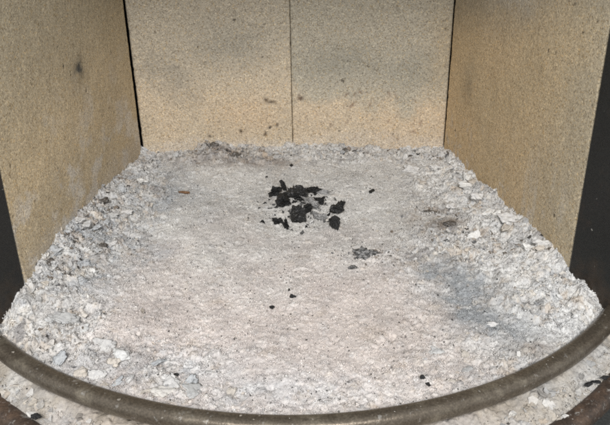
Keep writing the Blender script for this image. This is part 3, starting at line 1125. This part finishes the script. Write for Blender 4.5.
small = [(-.0900, .3950, .0022, 'beside the broad cream ash slab'), (.0770, .3860, .0025, 'near the bar, larger of that pair'), (.0800, .3800, .0018, 'near the bar, smaller of that pair'),
         (-.0110, .4900, .0030, 'in the middle of the pinkish ash'), (-.0130, .5010, .0018, 'just behind the one amid the pinkish ash'), (-.0270, .4760, .0020, 'nearest the bar of three amid the pinkish ash'),
         (.0700, .6820, .0028, 'beyond the ash-speckled charcoal chunk'), (-.0420, .7350, .0016, 'behind the charcoal wedge'), (-.0150, .7600, .0024, 'halfway from the heap to the back boards')]
for k, (x, y, s, wh) in enumerate(small):
    lump('charcoal_crumb', x, y, (s * 1.2, s, s * .7), k * 1.1, 70 + k, COAL, 'tiny black charcoal crumb ' + wh, 'charcoal crumb', 'lone charcoal crumbs', lift=1.0, jag=.3, sub=3)
lump('charcoal_crumb', -.1790, .3690, (.0034, .0026, .0020), .2, 81, COAL, 'single black charcoal crumb on the sill outside the bar', 'charcoal crumb', 'lone charcoal crumbs', lift=1.2, zbase=-.0135, jag=.3)
for k, (x, y, wh) in enumerate(((.2010, .3960, 'middle one'), (.2080, .4010, 'farthest from the rim'), (.1930, .3930, 'nearest the rim'))):
    lump('charcoal_crumb', x, y, (.0042, .0018, .0012), .3 * k, 82 + k, COAL, 'black charcoal crumb of the trio on the sill, ' + wh, 'charcoal crumb', 'trio of crumbs on the sill', lift=1.2, zbase=-.0135, jag=.3)

# larger ash lumps by zone
ORD = ['first', 'second', 'third', 'fourth', 'fifth', 'sixth', 'seventh', 'eighth', 'ninth', 'tenth', 'eleventh', 'twelfth', 'thirteenth', 'fourteenth']


def zone_lumps(n, seed, where, place, along, key, group, cols, smin=.0045, smax=.0085, flatness=(.30, .6)):
    """n lumps in one zone; the label counts those of one colour along the zone"""
    r = np.random.default_rng(seed)
    todo = []
    for k in range(n):
        x, y = where(r)
        word, col = cols[k % len(cols)]
        todo.append((x, y, word, np.array(col) * r.uniform(.92, 1.04), r.uniform(smin, smax), r.uniform(.55, .9), r.uniform(*flatness), r.uniform(0, 6), r.normal(0, .25), r.normal(0, .25), r.uniform(.25, .65)))
    todo.sort(key=key)
    count = {}
    for k, (x, y, word, col, s_, b_, f_, a_, t1, t2, lf) in enumerate(todo):
        c_ = count.get(word, 0)
        count[word] = c_ + 1
        lump('ash_lump', x, y, (s_, s_ * b_, s_ * f_), a_, seed * 100 + k, ASH, '%s ash lump %s, %s %s' % (word, place, ORD[c_], along), 'ash lump', group,
             lift=lf * .8, col=col, jag=.42, planes=12, tilt=(t1, t2), sub=4)


W_, L_, GR, BL, TN, BN = ('white', (.70, .695, .68)), ('pale grey', (.62, .61, .60)), ('mid grey', (.54, .54, .535)), ('blue-grey', (.49, .505, .52)), ('tan', (.58, .535, .48)), ('brownish', (.34, .29, .25))


def w_left(r):
    y = r.uniform(.50, .72)
    return xl(y) + abs(r.normal(.006, .016)) + .004, y


def w_right(r):
    y = r.uniform(.51, .77)
    return xr(y) - abs(r.normal(.008, .028)) - .005, y


def w_back(r):
    return r.uniform(-.18, .15), LB[1] - r.uniform(.006, .022)


def w_front(r):
    a = r.uniform(-.75, -.12)
    q = BR - r.uniform(.014, .05)
    return BC[0] + q * math.sin(a), BC[1] - q * math.cos(a)


def w_front_r(r):
    a = r.uniform(.25, .85)
    q = BR - r.uniform(.014, .06)
    return BC[0] + q * math.sin(a), BC[1] - q * math.cos(a)


byy = lambda t: t[1]
byx = lambda t: t[0]
zone_lumps(16, 3, w_left, 'beside the soot-spot board', 'from the bar', byy, 'ash lumps by the soot-spot board', [W_, L_, BL, GR, BL, TN])
zone_lumps(20, 4, w_right, 'by the scraped ochre board', 'from the bar', byy, 'ash lumps along the ochre board', [W_, L_, W_, L_, TN], .005, .0105, (.35, .6))
zone_lumps(10, 5, w_back, 'by the back boards', 'from the corner gap', byx, 'ash lumps at the back boards', [L_, GR, BL, BN], .0035, .0065)
zone_lumps(22, 6, w_front, 'near the white pebble-like lump', 'along the bar', byx, 'ash lumps inside the bar', [L_, GR, TN, BL], .004, .0085, (.12, .26))
zone_lumps(9, 7, w_front_r, 'between scar and bar', 'towards the ochre board', byx, 'ash lumps by the blue-grey scar', [L_, GR, TN], .0035, .007, (.12, .26))
lump('ash_lump', -.1320, .4160, (.0070, .0072, .0030), .4, 901, ASH, 'bright white pebble-like ash lump inside the bar', 'ash lump', None, lift=.6, col=(.68, .68, .67), jag=.30, sub=4)
lump('ash_lump', -.0970, .3760, (.0092, .0060, .0024), .2, 902, ASH, 'broad cream ash slab touching the inner side of the bar', 'ash lump', None, lift=.5, col=(.63, .605, .57), jag=.32, sub=4)
